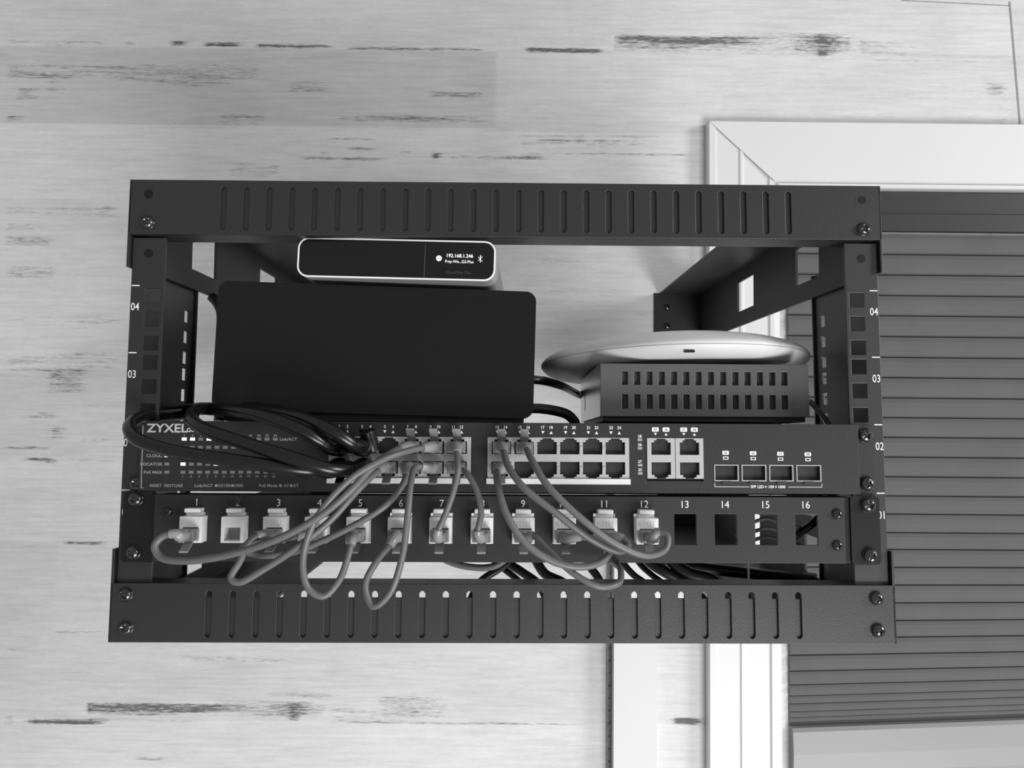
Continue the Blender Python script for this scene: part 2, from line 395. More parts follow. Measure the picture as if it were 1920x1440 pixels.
# pleated window shade
def shade():
    X0 = WP(1478,1250,0)[0]; X1 = XR
    zt = WP(1700,364,6)[1]; zh = WP(1700,434,6)[1]
    th = Thing('pleated_shade', 'dark grey pleated window shade lowered behind the right side of the rack', 'window shade', (X0,0,WP(1480,1440,6)[1]-60), WALL)
    mb = MB(); mb.prism([(X0+.5,zh),(X1,zh),(X1,zt),(X0+.5,zt)], -9, 0); mb.prism([(X0+.5,zh+22),(X1,zh+22),(X1,zh+24),(X0+.5,zh+24)], -10, -9)
    th.part('headrail', mb, M['headrail'], bevel=1.2)
    ys = [438,476,514.5,553,591,630,669,707,745,782,819,856,893,929,963,998,1030,1064,1098,1132,1166,1198,1230,1260,1286,1307,1322,1337,1348,1357,1363]
    zc = [WP(1560,y,4)[1] for y in ys]
    mb = MB(); V = []; F_ = []; nxs = 12; prof = []
    for i in range(len(zc)-1):
        a, b = zc[i], zc[i+1]; p = a-b; A = .26*p
        # crease at the back, broad rounded face bulging forward
        for t, d in ((0,-1.0),(.04,-1.0-.55*A),(.25,-1-.88*A),(.5,-1-A),(.75,-1-.95*A),(.93,-1-.62*A),(.97,-1-.3*A)):
            prof.append((a-p*t, d))
    prof.append((zc[-1], -1))
    for k in range(nxs+1):
        x = X0+(X1-X0)*k/nxs
        for z, d in prof:
            low = max(0, (-120-z)/300.)
            V.append((x, d, z + low**1.5*(x-X0)*.055))
    m_ = len(prof)
    for k in range(nxs):
        for i in range(m_-1): F_.append((k*m_+i, k*m_+i+1, (k+1)*m_+i+1, (k+1)*m_+i))
    mb.add(V, F_, False); mb.add([V[i] for i in range(m_)]+[(X0,0,zc[0]),(X0,0,zc[-1])], [])
    th.part('fabric', mb, M['shade'])
    zb = zc[-1]; sh = lambda x: (max(0,(-120-zb)/300.))**1.5*(x-X0)*.055
    mb = MB(); V = []; pr = [(0,0),(0,-9),(-4,-12),(-30,-14),(-52,-13),(-60,-10),(-60,0)]
    for x in (X0+1, X1):
        for z, d in pr: V.append((x, d, zb+z+sh(x)))
    q = len(pr); mb.add(V, [(i,i+1,q+i+1,q+i) for i in range(q-1)]+[tuple(range(q))[::-1], tuple(range(q,2*q))])
    th.part('bottom_rail', mb, M['rail_bottom'], label='smooth lighter bottom rail')
shade()

# ================================================================ RACK
rack = Thing('network_rack', 'open black steel wall-mounted equipment rack holding the switch and patch panel', 'rack', (0,0,-50.5))
def crossbar(z0, z1, up):
    mb = MB(); us = [-249.3,249.3]; vs = [z0,z1]
    s0, s1 = z0+3.2, z1-4.4
    cs = [-187.2+14.976*k for k in range(26)]
    for c in cs: us += [c-1.9,c-1.4,c-.8,c+.8,c+1.4,c+1.9]
    vs += [s0,s0+.5,s0+1.2,s1-1.2,s1-.5,s1]
    def solid(u, v):
        if v < s0 or v > s1: return True
        lim = 1.9 if s0+1.2 < v < s1-1.2 else (1.4 if s0+.5 < v < s1-.5 else .8)
        k = round((u+187.2)/14.976)
        return not (0 <= k <= 25 and abs(u-cs[k]) < lim)
    mb.plate(us, vs, solid, -3, -1.4)
    mb.box(-247,247,-1.4,17,z1-1.6,z1-.05); mb.box(-247,247,-1.4,17,z0+.05,z0+1.6)
    mb.box(-247,247,-1.38,.2,z0+1.6,z1-(1.6 if up else 8.9))
    for s in (-1,1):
        t0, t1 = (z0-21.8, z1) if up else (z0, z1+21.4)
        xa, xb = sorted((s*249.3, s*247.7)); mb.plate([-3,28],[t0,t1], lambda u,v: True, xa, xb, 'yz')
    return rack.part('crossbar', mb, M['rack'], bevel=.5)
crossbar(211.5, 248.3, True); crossbar(-50.4, -13.8, False)
HZ = []
for u in range(4): HZ += [u*44.45+6.35, u*44.45+22.25, u*44.45+38.1]
def rail(s):
    mb = MB(); hx0, hx1 = sorted((s*227.6, s*237.3)); a, b = sorted((s*225.1, s*247.0))
    hz = [z for z in HZ]
    vs = [-48,209.9,200.6-2.9,200.6+2.9]+[q for z in hz for q in (z-4.8,z+4.8)]
    def solid(u,v): return not (hx0<u<hx1 and any(abs(v-z)<4.8 for z in hz))
    mb.plate([a,hx0,hx1,b], vs, solid, 0, 2)
    w0, w1 = sorted((s*245, s*247))
    vs = [-48,209.9]+[q for z in hz for q in (z-4.6,z+4.6)]
    mb.plate([2,79,88,96], vs, lambda u,v: not (79<u<88 and any(abs(v-z)<4.6 for z in hz)), w0, w1, 'yz')
    a, b = sorted((s*243, s*247)); mb.box(a, b, 96, 98, -48, 209.9)
    r = rack.part('rail', mb, M['rack'], bevel=.3)
    for z in (177.8,133.35,88.9,44.45):
        a, b = sorted((s*246.4, s*241.2)); mk = MB(); quad(mk, a, b, z-.35, z+.35, -.12); rack.part('tick_line', mk, M['ink'], r, label='white tick line')
    for n_, y in (('04',163.8),('03',119.3),('02',74.9),('01',30.5)):
        mk = MB(); text(mk, n_, s*243.6 if n_!='02' else s*244.2, y, 4.9, -.12, 'c', .004, .78); rack.part('unit_number', mk, M['ink'], r, label='white printed unit number '+n_)
rail(-1); rail(1)
# plain round holes
def ring(X, Z, y, r):
    mb = MB(); mb.lathe([(r*1.5,0),(r*1.5,-.15),(r*1.05,-.35),(r,-.1)], (X,y,Z), 'y', 32); return mb
rack.part('screw_hole', MB().lathe([(2.9,0),(2.9,-.12)], (FP(1616,375,-3)[0],-3,FP(1616,375,-3)[2]), 'y', 28), M['black'], label='empty threaded screw hole')
p = FP(1616,375,-3); rack.part('hole_rim', MB().lathe([(4.6,0),(4.6,-.08)], (p[0],-3,p[2]), 'y', 28), M['dimink'] if False else M['rack'])
rack.part('screw_hole', MB().lathe([(3,0),(3,-.12)], (-p[0],-3,p[2]), 'y', 28), M['black'])
p = FP(1615,485,0); rack.part('screw_hole', MB().lathe([(2.9,0),(2.9,-.12)], (p[0],0,p[2]), 'y', 28), M['black'])
rack.part('screw_hole', MB().lathe([(2.9,0),(2.9,-.12)], (-p[0],0,p[2]), 'y', 28), M['black'])
for k, (px, py, y) in enumerate(((1619,430,-3),(277,418,-3),(1643,1122,-3),(1646,1182,-3),(236,1115,-3),(237,1178,-3))):
    q = FP(px,py,y); rack.part('screw', screw_mb(q[0],q[2],y,4.3,3.4,.2+.5*k), M['screw'])

# four arms back to the wall; they run square to the wall, so they are built in the wall frame and parented to the rack
INV = RACK.inverted()
def w2f(x, y, z):
    p = INV @ (WALL @ Vector((x/1000, y/1000, z/1000))); return (p.x*1000, p.y*1000, p.z*1000)
def f2w(x, y, z):
    p = WALL.inverted() @ (RACK @ Vector((x/1000,y/1000,z/1000))); return p.x*1000, p.y*1000, p.z*1000
def arm(s, top):
    f0 = f2w(s*243.5, 8, 245 if top else -47); Y0 = f0[1]; XA = f0[0]
    if top: zt = WP(1231.5,551.6)[1]+1; zb = zt-60
    else: zb = f2w(0, 8, -50)[2]+6 ; zt = zb+60
    mid = (zt+zb)/2; hz0, hz1 = (zb+15, zb+46) if top else (zb+14, zb+45)
    xa, xb = sorted((XA, XA-s*2)); mb = MB()
    H = [(70,117),(225,277)]
    ev = [Y0, 0]+[q+Y0 for h in H for q in h]
    mb.plate(ev, [zb,zt,hz0,hz1], lambda u,v: not (hz0<v<hz1 and any(a<u-Y0<b for a,b in H)), xa, xb, 'yz')
    fl0, fl1 = (zt-2, zt) if top else (zb, zb+2)
    fa, fb = sorted((XA, XA-s*(54 if top else 74))); mb.box(fa, fb, Y0+40, 0, fl0, fl1)
    ta, tb = sorted((XA, XA-s*60)); mb.box(ta, tb, -2, 0, zb, zt)
    mb.v = [w2f(*p) for p in mb.v]
    a = rack.part('arm', mb, M['rack_in'], bevel=0)
    b = MB(); cx = XA-s*44
    for zz in (zb+18, zb+42): b.lathe([(3.4,0),(3.4,-1.5),(2.2,-2.6),(.5,-2.9)], (cx,-2,zz), 'y', 24)
    b.v = [w2f(*p) for p in b.v]; rack.part('wall_screw', b, M['screw'], a)
for s in (-1,1):
    for t in (True, False): arm(s, t)

# ================================================================ NETWORK SWITCH
sw = Thing('network_switch', 'black 24-port rack network switch with white port numbers and rows of indicator lights', 'network switch', (0,0,44.2))
YF = -6.0
mb = MB(); mb.box(-220.5,220.5,-3,205,45,88); mb.box(-128,220,9,204,42.4,45); sw.part('chassis', mb, M['chassis'], bevel=.6)  # second box is a slab added to block light through the gap below
b1, b2 = -113.0, -11.6
holes = [(b1,b1+90.8,49.6,79.4),(b2,b2+90.8,49.6,79.4),(90.6,127,52,79.6)]
SF = [(FP(a,0,YF)[0], FP(b,0,YF)[0]) for a,b in ()]
sfx = [(133.9,149.4),(151.5,167.2),(169.3,184.6),(186.8,202.6)]
for a,b in sfx: holes.append((a,b,52.2,62.5))
us = [-233.4,227.6]+[q for h in holes for q in h[:2]]; vs = [44.2,88.8]+[q for h in holes for q in h[2:]]
mb = MB(); mb.plate(us, vs, lambda u,v: not any(h[0]<u<h[1] and h[2]<v<h[3] for h in holes), YF, -3.2)
sw.part('front_panel', mb, M['switch'], bevel=.35)
for s in (-1,1):
    mb = MB(); mb.prism(rrect(*(sorted((s*219, s*239.4 if s>0 else -243.4))), 45, 88.3, 3), -2, 0); sw.part('ear', mb, M['switch'], bevel=.3)
for k,(px,py) in enumerate(((1621.8,816.5),(1625,907),(262,932-116),(258,907))):
    q = FP(px,py,-2.2); sw.part('screw', screw_mb(q[0],q[2],-2.2,4.6,3.6,.4+.7*k), M['screw'])
def rj(cx, top):     # opening steps (half width, z0, z1)
    return [(6.25,68.7,76.6),(4.4,76.6,78.0),(2.9,78.0,79.0)] if top else [(6.25,55.9,63.9),(4.4,54.4,55.9),(2.9,53.6,54.4)]
def bank(x0, cols, pitch, first, name):
    mb = MB(); cxs = [x0+first+pitch*k for k in range(cols)]; us = [x0, x0+2*first+pitch*(cols-1)]; vs = [53.5,79.4]; rects = []
    for c in cxs:
        for top in (1,0):
            for hw,a,b in rj(c,top): rects.append((c-hw,c+hw,a,b)); us += [c-hw,c+hw]; vs += [a,b]
    mb.plate(us, vs, lambda u,v: not any(r[0]<u<r[1] and r[2]<v<r[3] for r in rects), YF-.6, YF+1.5)
    # small spring tabs on the dividers
    for k in range(cols-1):
        xm = (cxs[k]+cxs[k+1])/2
        for z in (72.6,59.6): mb.box(xm-1.0,xm+1.0,YF-1.3,YF-.6,z-1.1,z+1.1)
    bk = sw.part('port_bank', mb, M['port'], label='row of metal shielded sockets')
    if cols > 2:
        m2 = MB(); m2.box(x0-.6, x0+2*first+pitch*(cols-1)+.6, YF-1.8, YF+1, 49.7, 53.2); sw.part('port_lip', m2, M['portlip'], bk)
    for c in cxs:
        for top in (1,0):
            z0, z1 = (68.5,79.2) if top else (53.5,64.1); m3 = MB()
            m3.add([(c-6.6,YF+1.5,z0),(c+6.6,YF+1.5,z0),(c+6.6,YF+1.5,z1),(c-6.6,YF+1.5,z1),(c-6.6,YF+14,z0),(c+6.6,YF+14,z0),(c+6.6,YF+14,z1),(c-6.6,YF+14,z1)],
                   [(4,5,6,7),(0,4,7,3),(1,2,6,5),(0,1,5,4),(3,7,6,2)])
            p_ = sw.part('port_socket', m3, M['cavity'])
            m4_ = MB(); zc = z0+1.2 if top else z1-1.2
            m4_.plate([c-4.4+k_*.4 for k_ in range(23)], [YF+3,YF+10,YF+11], lambda u,v: v>YF+10 or int((u-c+4.4)/.4)%3==0, zc-.3, zc+.3, 'xy')
            sw.part('contacts', m4_, M['contact'], p_)
    return cxs
C1 = bank(b1, 6, 14.62, 8.85, 'a'); C2 = bank(b2, 6, 14.62, 8.85, 'b')
C3 = bank(90.8, 1, 0, 8.95, 'c') + bank(109.1, 1, 0, 8.95, 'd')
# fibre cages
for a,b in sfx:
    mb = MB(); mb.plate([a-.1,a+.5,b-.5,b+.1],[52.1,52.7,62.0,62.6], lambda u,v: not (a+.5<u<b-.5 and 52.7<v<62.0), YF-.5, YF+1)
    cg = sw.part('fibre_cage', mb, M['port'], label='thin metal frame of an empty square fibre socket')
    mb = MB(); mb.add([(a,YF+1,52.3),(b,YF+1,52.3),(b,YF+1,62.5),(a,YF+1,62.5),(a,YF+16,52.3),(b,YF+16,52.3),(b,YF+16,62.5),(a,YF+16,62.5)], [(4,5,6,7),(0,4,7,3),(1,2,6,5),(0,1,5,4),(3,7,6,2)])
    sw.part('cavity', mb, M['cavity'], cg)
    mb = MB(); c = (a+b)/2; mb.box(c-3.2,c+3.2,YF-.9,YF,50.4,52.2); sw.part('latch', mb, M['chassis'], cg, bevel=.2)
# printing
YT = YF-.12
def pr(name, build, m_, parent=None, label=None):
    b_ = MB(); build(b_); return sw.part(name, b_, M[m_], parent, label)
def dot(X, Z, r_): pr('legend_dot', lambda b_: b_.prism([(X+r_*math.cos(a*.5236), Z+r_*math.sin(a*.5236)) for a in range(12)], YT, YT+.1), 'dimink')
for bank_c, n0 in ((C1,1),(C2,13)):
    for k, c in enumerate(bank_c):
        for j, dx in ((0,-2.65),(1,2.65)):
            pr('port_number', lambda b_: text(b_, str(n0+2*k+j), c+dx, 85.9, 1.75, YT, 'c', .018), 'ink'); pr('port_arrow', lambda b_: tri(b_, c+dx, 82.6, 2.1, 1.9, YT, j==1), 'ink')
for k, c in enumerate(C3):
    for j, dx in ((0,-3.5),(1,3.5)):
        X = c+dx*(.98); bd_ = pr('number_badge', lambda b_: b_.prism(rrect(X-2.2,X+2.2,83.5,86.3,.7,4), YT, YT+.1), 'ink'); pr('badge_number', lambda b_: text(b_, str(25+2*k+j), X, 84.9, 1.5, YT-.06, 'c', .01), 'darkink', bd_); pr('port_arrow', lambda b_: tri(b_, X, 81.9, 2.0, 1.6, YT, j==1), 'ink')
for k,(a,b) in enumerate(sfx):
    X = (a+b)/2-.2; z = 70.2-.25*k
    bd_ = pr('number_badge', lambda b_: b_.prism(rrect(X-2.1,X+2.1,z-1.3,z+1.3,.7,4), YT, YT+.1), 'ink'); pr('badge_number', lambda b_: text(b_, str(25+k), X, z, 1.5, YT-.06, 'c', .01), 'darkink', bd_)
    z -= 3.4; pr('indicator_frame', lambda b_: b_.plate([X-1.7,X-1.1,X+1.1,X+1.7],[z-1,z-.55,z+.55,z+1], lambda u,v: not (abs(u-X)<1.1 and abs(v-z)<.55), YT, YT+.1), 'ink')
for zz, n_ in ((80.6,'28'),(75.2,'26'),(64.4,'27'),(59.2,'25')):
    pr('port_number', lambda b_: text(b_, n_, 86.2, zz-.1, 1.7, YT, 'c', .02), 'ink'); pr('indicator_light', lambda b_: b_.box(84.8,87.7,YT-.1,YT,zz-3.2,zz-1.6), 'dimink')
for s_, X in (('SFP LED',161.4),('100',170.4),('1000',177.2)): pr('legend', lambda b_: text(b_, s_, X, 48.6, 1.7, YT, 'c', .02), 'ink')
for X in (166.9,173.3): dot(X, 48.6, .8)
pr('bracket_line', lambda b_: b_.add([(134,YT,50.8),(134,YT,48.35),(156.2,YT,48.35),(156.2,YT,48.65),(134.3,YT,48.65),(134.3,YT,50.8)], [(0,1,2,3,4,5)]), 'ink')
pr('bracket_line', lambda b_: b_.add([(203.2,YT,50.8),(203.2,YT,48.35),(181.3,YT,48.35),(181.3,YT,48.65),(202.9,YT,48.65),(202.9,YT,50.8)], [(0,1,2,3,4,5)]), 'ink')
P = lambda px,py: (FP(px,py,YF)[0], FP(px,py,YF)[2])
def T(s, px, py, h, m_, al='c', bold=0, sx=1, name='legend'): x,z = P(px,py); pr(name, lambda b_: text(b_, s, x, z, h, YT, al, bold, sx), m_)
T('ZYXEL', 275, 802.5, 5.2, 'legend', 'l', .022, 1.15, 'maker_lettering'); T('GS1920', 350.5, 806, 2.4, 'ink', 'l', .01, 1.15, 'model_lettering')
q = P(268,790); r = P(264,914); pr('border_line', lambda b_: b_.prism([(q[0],q[1]-3),(q[0]+.5,q[1]-3),(r[0]+.5,r[1]),(r[0]+2.6,r[1]-.3),(r[0],r[1]-.5)], YT, YT+.1), 'dimink')
for k in range(12):
    px = 345.6+15.52*k
    T(str(2*k+2), px, 816.5, 1.3, 'dimink', 'c', .01, 1.1, 'light_number'); T(str(2*k+1), px-3, 893.3, 1.3, 'dimink', 'c', .01, 1.1, 'light_number')
for s_, py in (('SYS',839.5),('CLOUD',854.5),('LOCATOR',870.3),('PoE MAX',885.5)): T(s_, 304.5, py, 1.75, 'dimink', 'r', .012, 1.15)
T('RESET  RESTORE', 312, 910.5, 1.7, 'dimink', 'c', .01, 1.15); T('Link/ACT', 382, 910.5, 1.75, 'dimink', 'c', .01, 1.15); T('10/100', 421, 910.5, 1.75, 'dimink', 'c', .01, 1.15)
T('1000', 448, 910.5, 1.75, 'dimink', 'c', .01, 1.15); T('PoE Mode', 503, 910.5, 1.75, 'dimink', 'c', .01, 1.1); T('AF', 537, 910.5, 1.75, 'dimink', 'c', .01, 1.1); T('AT', 555, 910.5, 1.75, 'dimink', 'c', .01, 1.1)
T('PoE Mode', 541, 885, 1.75, 'dimink', 'c', .01, 1.1); T('Link/ACT', 541, 823.5, 1.75, 'dimink', 'c', .01, 1.1)
for px in (405.5,436,526,546): x,z = P(px,910.5); dot(x, z, .9)
def led(px, py, on, w=3.0, h=1.9):
    x,z = P(px,py); m_ = MB(); m_.box(x-w/2,x+w/2,YF-.25,YF+.1,z-h/2,z+h/2); sw.part('indicator_light', m_, M['led_on'] if on else M['led_off'], label='lit indicator light' if on else None)
for k in range(12):
    px = 345.6+15.52*k
    led(px, 823.3, k in (0,1,3,4)); led(px-.6, 838.6, False); led(px-2.2, 870.2, k in (0,4,5,6)); led(px-2.6, 885.3, False)
for py, on in ((840,True),(854.2,True),(870,False),(885.2,False)): led(313, py, on)

# ================================================================ PATCH PANEL
pp = Thing('patch_bay', 'black patch panel numbered 1 to 16 under the switch, its last four openings empty', 'patch panel', (0,0,.5))
JX = [-195+25.78*i for i in range(16)]
us = [-221.6,216.2]+[q for x in JX for q in (x-7,x+7)]
mb = MB(); mb.plate(us, [.6,42.2,12.1,31.3], lambda u,v: not (12.1<v<31.3 and any(abs(u-x)<7 for x in JX)), -8, -6.4)
mb.box(-221.6,-220,-6.4,0,.6,42.2); mb.box(214.6,216.2,-6.4,14,.6,42.2); mb.box(-220,214.6,-6.4,10,.6,2); mb.box(-220,214.6,-6.4,10,40.8,42.2)
pp.part('panel_face', mb, M['panel'], bevel=.3)
for s in (-1,1):
    mb = MB(); mb.prism(rrect(*(sorted((s*222.3,241.2 if s>0 else -243.8))), -.8, 42.6, 2.5), -3, 0); mb.box(*(sorted((s*216.5,s*222.3))), -2, 16, 0, 42) if s>0 else mb.box(-222.3,-221.7,-3,0,0,42)
    pp.part('ear', mb, M['ear'], bevel=.4)
for k,(px,py,y,r) in enumerate(((1627,947,-3.2,4.8),(1631,1042,-3.2,4.8),(255,936,-3.2,4.5),(250,1036,-3.2,4.5),(1569.5,964,-8.2,3.1),(1570,1023,-8.2,3.1),(315,960,-8.2,2.6))):
    q = FP(px,py,y); pp.part('screw', screw_mb(q[0],q[2],y,r,r*.8,.3+.6*k), M['screw'])
for i, x in enumerate(JX):
    mk = MB(); text(mk, str(i+1), x, 37.4, 4.4, -8.12, 'c', 0, .95); pp.part('port_number', mk, M['ink'], label='white printed number %d' % (i+1))
KY = -16.5
for i in range(12):
    x = JX[i]; mb = MB()
    # body with the socket mouth cut into its lower two thirds
    mb.plate([x-7,x-4.9,x+4.9,x+7],[13.2,14.6,22.6,29.3], lambda u,v: not (abs(u-x)<4.9 and 14.6<v<22.6), KY, -5)
    k_ = pp.part('keystone_jack', mb, M['key'], bevel=.35, label='white snap-in network jack')
    m2 = MB(); m2.box(x-4.9,x+4.9,-7,-6,14.6,22.6)
    pp.part('socket_back', m2, M['keydark'], k_)
    m2 = MB(); m2.box(x-4.8,x+4.8,KY+1.2,-6.2,31.6,34.2); m2.box(x-5.2,x+5.2,KY+5,-6.3,29.3,31.6); pp.part('latch', m2, M['key'], k_, bevel=.5)
    m2 = MB(); m2.plate([x-5.2+.65*q for q in range(17)], [24.6,25.1,27.2], lambda u,v: v<25.1 or int((u-x+5.2)/.65)%3!=1, KY-.18, KY)
    pp.part('embossing', m2, M['key'], k_)
# dust tuft
mb = MB()
for k in range(26):
    a = FP(437+random.uniform(0,22), 938-random.uniform(-8,8), -8.6); p0 = Vector(a)
    pts = [p0]
    for j in range(4): pts.append(pts[-1]+Vector((random.uniform(-1.2,1.8),random.uniform(-.3,.3),random.uniform(-.5,.9))))
    mb.tube(pts, .22, 5)
Thing('dust_tuft', 'small tuft of grey dust clinging to the patch panel above number 2', 'dust', FP(450,938,-8.6), mb=mb, m=M['dust'])

# ================================================================ GREY PATCH CORDS
def plug_parts(th, X, Z, y0, tabdir, mplug, mboot, pathpts, ribbed=False, bl=9.0):
    mb = MB(); mb.box(X-5.6,X+5.6,y0-bl,y0+4,Z-3.6,Z+3.6); mb.box(X-4.2,X+4.2,y0-bl-1.2,y0-bl,Z-2.6,Z+2.6)
    pl = th.part('plug', mb, mplug, bevel=.7)
    mb = MB(); t = tabdir
    z1, z2 = Z+t*3.4, Z+t*(10.6 if t > 0 else 9.2)
    mb.add([(X-2.6,y0,z1),(X+2.6,y0,z1),(X+2.6,y0-9,z2),(X-2.6,y0-9,z2),(X-2.6,y0,z1+t*1.1),(X+2.6,y0,z1+t*1.1),(X+2.6,y0-9,z2+t*1.1),(X-2.6,y0-9,z2+t*1.1)],
           [(0,1,2,3),(7,6,5,4),(0,4,5,1),(2,6,7,3),(0,3,7,4),(1,5,6,2)])
    th.part('release_tab', mb, mboot, pl)
    # boot follows the first stretch of the cord
    pts = [Vector(p) for p in pathpts]; acc = [pts[0]]; Ls = 0
    for a, b in zip(pts, pts[1:]):
        Ls += (b-a).length; acc.append(b)
        if Ls > (24 if bl > 10 else 11): break
    m_ = len(acc); rr = [(6.4-1.9*(k/(m_-1)) if bl > 10 else 4.0-1.3*(k/(m_-1))) for k in range(m_)]
    if ribbed: rr = [r_+(.7 if k%2 else 0) for k, r_ in enumerate(rr)]
    mb = MB(); mb.tube(acc, rr, 16); th.part('boot', mb, mboot, pl)
def patch_cord(label, jack, port, pts, r=2.05, group=None, mc='cord', mp='plug', mbt='boot', cat='network cable', name='patch_cable', jacky=KY, jz=18.6):
    """jack: x of a patch panel jack (or None); port: (x, top?) of a switch socket (or None)"""
    P_ = [FP(*p) for p in pts]; full = []
    if jack is not None: full += [(jack, jacky-8, jz), (jack+.25*max(-9,min(9,P_[0][0]-jack)), jacky-13, jz)]
    full += P_
    if port is not None:
        X, top = port; Z = 72.8 if top else 59.9
        full += [(X+.25*max(-9,min(9,P_[-1][0]-X)), YF-13.5, Z), (X, YF-8, Z)]
    sp = spline(full)
    th = Thing(name, label, cat, tuple(sp[0]), group=group)
    th.part('cord', MB().tube(sp, r), M[mc])
    if jack is not None: plug_parts(th, jack, jz, jacky, -1, M[mp], M[mbt], sp)
    if port is not None: plug_parts(th, X, Z, YF-.6, 1 if top else -1, M[mp], M[mbt], sp[::-1], bl=12 if mp=='black' else 9)
    return th
patch_cord('grey patch cord from jack 1, curling left then sweeping up to switch port 8', JX[0], (C1[3],1),
  [(330,1001,-31),(305,1006,-32),(290,1024,-33),(300,1044,-34),(345,1052,-38),(430,1040,-43),(520,1011,-48),(600,968,-50),(655,922,-50),(702,872,-44),(738,847,-30)], 2.2)
patch_cord('grey patch cord from jack 3, hanging in a narrow loop below jack 2', JX[2], (C1[2],0),
  [(486,1003,-33),(464,1020,-36),(450,1052,-38),(433,1084,-40),(447,1092,-41),(500,1064,-42),(560,1024,-44),(620,975,-44),(665,925,-42),(700,890,-30)], 2.1)
patch_cord('grey patch cord from jack 4, curving left under jack 3 then right to port 7', JX[3], (C1[3],0),
  [(558,1006,-32),(510,1016,-35),(470,1019,-35),(454,1029,-34),(478,1040,-32),(540,1038,-31),(600,1016,-33),(675,979,-36),(727,944,-36),(757,905,-28)], 2.0)
patch_cord('grey patch cord from jack 5, hanging in a round loop over the lower crossbar', JX[4], (C1[4],1),
  [(660,1014,-33),(652,1045,-38),(636,1088,-42),(606,1118,-44),(578,1103,-45),(568,1055,-46),(584,990,-48),(620,935,-50),(668,890,-50),(725,859,-44),(775,843,-30)], 2.0)
patch_cord('grey patch cord from jack 6, hanging in the lowest teardrop loop', JX[5], (C1[4],0),
  [(733,1020,-33),(708,1050,-36),(685,1098,-38),(700,1137,-40),(730,1113,-42),(754,1045,-44),(765,960,-44),(770,908,-38),(780,876,-26)], 2.0)
patch_cord('short grey patch cord from jack 7 straight up to switch port 12', JX[6], (C1[5],1),
  [(820,1000,-33),(836,962,-34),(852,915,-35),(859,880,-34),(857,856,-28)], 1.9)
patch_cord('short grey patch cord from jack 8 bowing right up to switch port 11', JX[7], (C1[5],0),
  [(896,998,-33),(902,960,-34),(894,920,-33),(874,886,-27)], 1.9)
patch_cord('grey patch cord from jack 9, dipping below the panel and passing back under it', JX[8], None,
  [(1000,1004,-33),(1030,1033,-36),(1075,1075,-38),(1125,1100,-38),(1160,1093,-32),(1164,1070,-20),(1154,1058,5),(1142,1050,40),(1130,1035,80)], 2.0)
patch_cord('grey patch cord from jack 10, swinging left and up to switch port 13', JX[9], (C2[0],0),
  [(1090,1006,-32),(1122,1014,-32),(1143,1030,-34),(1130,1052,-38),(1088,1063,-42),(1036,1052,-45),(984,1017,-47),(950,965,-46),(934,912,-38),(932,884,-26)], 2.2)
patch_cord('grey patch cord from jack 11, doubling back left and up to switch port 14', JX[10], (C2[0],1),
  [(1163,1008,-32),(1178,1022,-34),(1163,1034,-38),(1110,1012,-44),(1040,960,-48),(980,912,-46),(952,872,-36)], 2.15)
patch_cord('grey patch cord from jack 12, curling right then running up to switch port 16', JX[11], (C2[1],1),
  [(1232,998,-31),(1250,1003,-33),(1249,1028,-36),(1215,1042,-40),(1155,1020,-46),(1085,968,-50),(1025,908,-48),(995,858,-36)], 2.1)

# thick black cables plugged into ports 1 to 4
def black_cord(label, port, pts, r=4.1):
    global last_
    last_ = patch_cord(label, None, port, pts, r, None, 'rubber', 'black', 'rubber', name='black_network_cable')
black_cord('thick black cable of the bundle, topmost one, ending in switch port 2', (C1[0],1),
  [(330,772,70),(372,766,30),(430,768,-10),(500,782,-32),(570,810,-42),(615,836,-34)])
black_cord('thick black cable with ribbed boot in switch port 4, crossing above the others', (C1[1],1),
  [(380,768,90),(430,765,30),(500,768,-5),(570,785,-30),(630,812,-42),(670,838,-34)])
a_, b_ = FP(688,808,-22), FP(700,846,-18); P_ = [Vector(a_).lerp(Vector(b_), k/15) for k in range(16)]
last_.part('ribbed_sleeve', MB().tube(P_, [4.6+.5*(k%2) for k in range(16)], 16), M['rubber'])
black_cord('thick black cable looping out left over the rack rail and back to port 1', (C1[0],0),
  [(360,776,60),(310,779,20),(262,784,-12),(243,800,-26),(255,822,-36),(310,842,-42),(400,858,-48),(500,872,-50),(580,882,-44),(615,882,-32)], 4.1)
black_cord('thick black cable curling in a small loop below the big box into port 3', (C1[1],0),
  [(440,776,60),(400,768,20),(368,768,-8),(360,786,-24),(385,806,-36),(450,828,-44),(540,856,-52),(620,880,-48),(665,880,-34)])

# ================================================================ BOXES ON THE SWITCH
# big black enclosure, nudged clockwise
def yawed(deg_yaw, deg_roll): return Matrix.Rotation(math.radians(deg_roll),4,'Y') @ Matrix.Rotation(math.radians(deg_yaw),4,'Z')
nw, nh, nd = 213.5, 86.5, 170
bx_, _, bz_ = FP(1000,787,12)
nas = Thing('storage_box', 'large plain black box with rounded corners standing on the switch, left half', 'network storage', (bx_-nw/2,12,bz_+3.2), spin=yawed(1.5,1.35))
def nasb(x0,x1,y0,y1,z0,z1): b = nas.base; return (b[0]+x0,b[0]+x1,b[1]+y0,b[1]+y1,b[2]+z0,b[2]+z1)
def rr_nas(i, y0, y1, r):
    b = nas.base; return MB().prism([(b[0]+u, b[2]+v) for u,v in rrect(-nw/2+i, nw/2-i, 0+i, nh-i, r)], b[1]+y0, b[1]+y1, True)
nas.part('front_bezel', rr_nas(0, 0, 7, 7), M['nas'], bevel=2)
nas.part('body', rr_nas(1.4, 8, nd, 6), M['nas'], bevel=1)
nas.part('seam', rr_nas(2.5, 6.5, 8.5, 5), M['gloss'])
b = nas.base
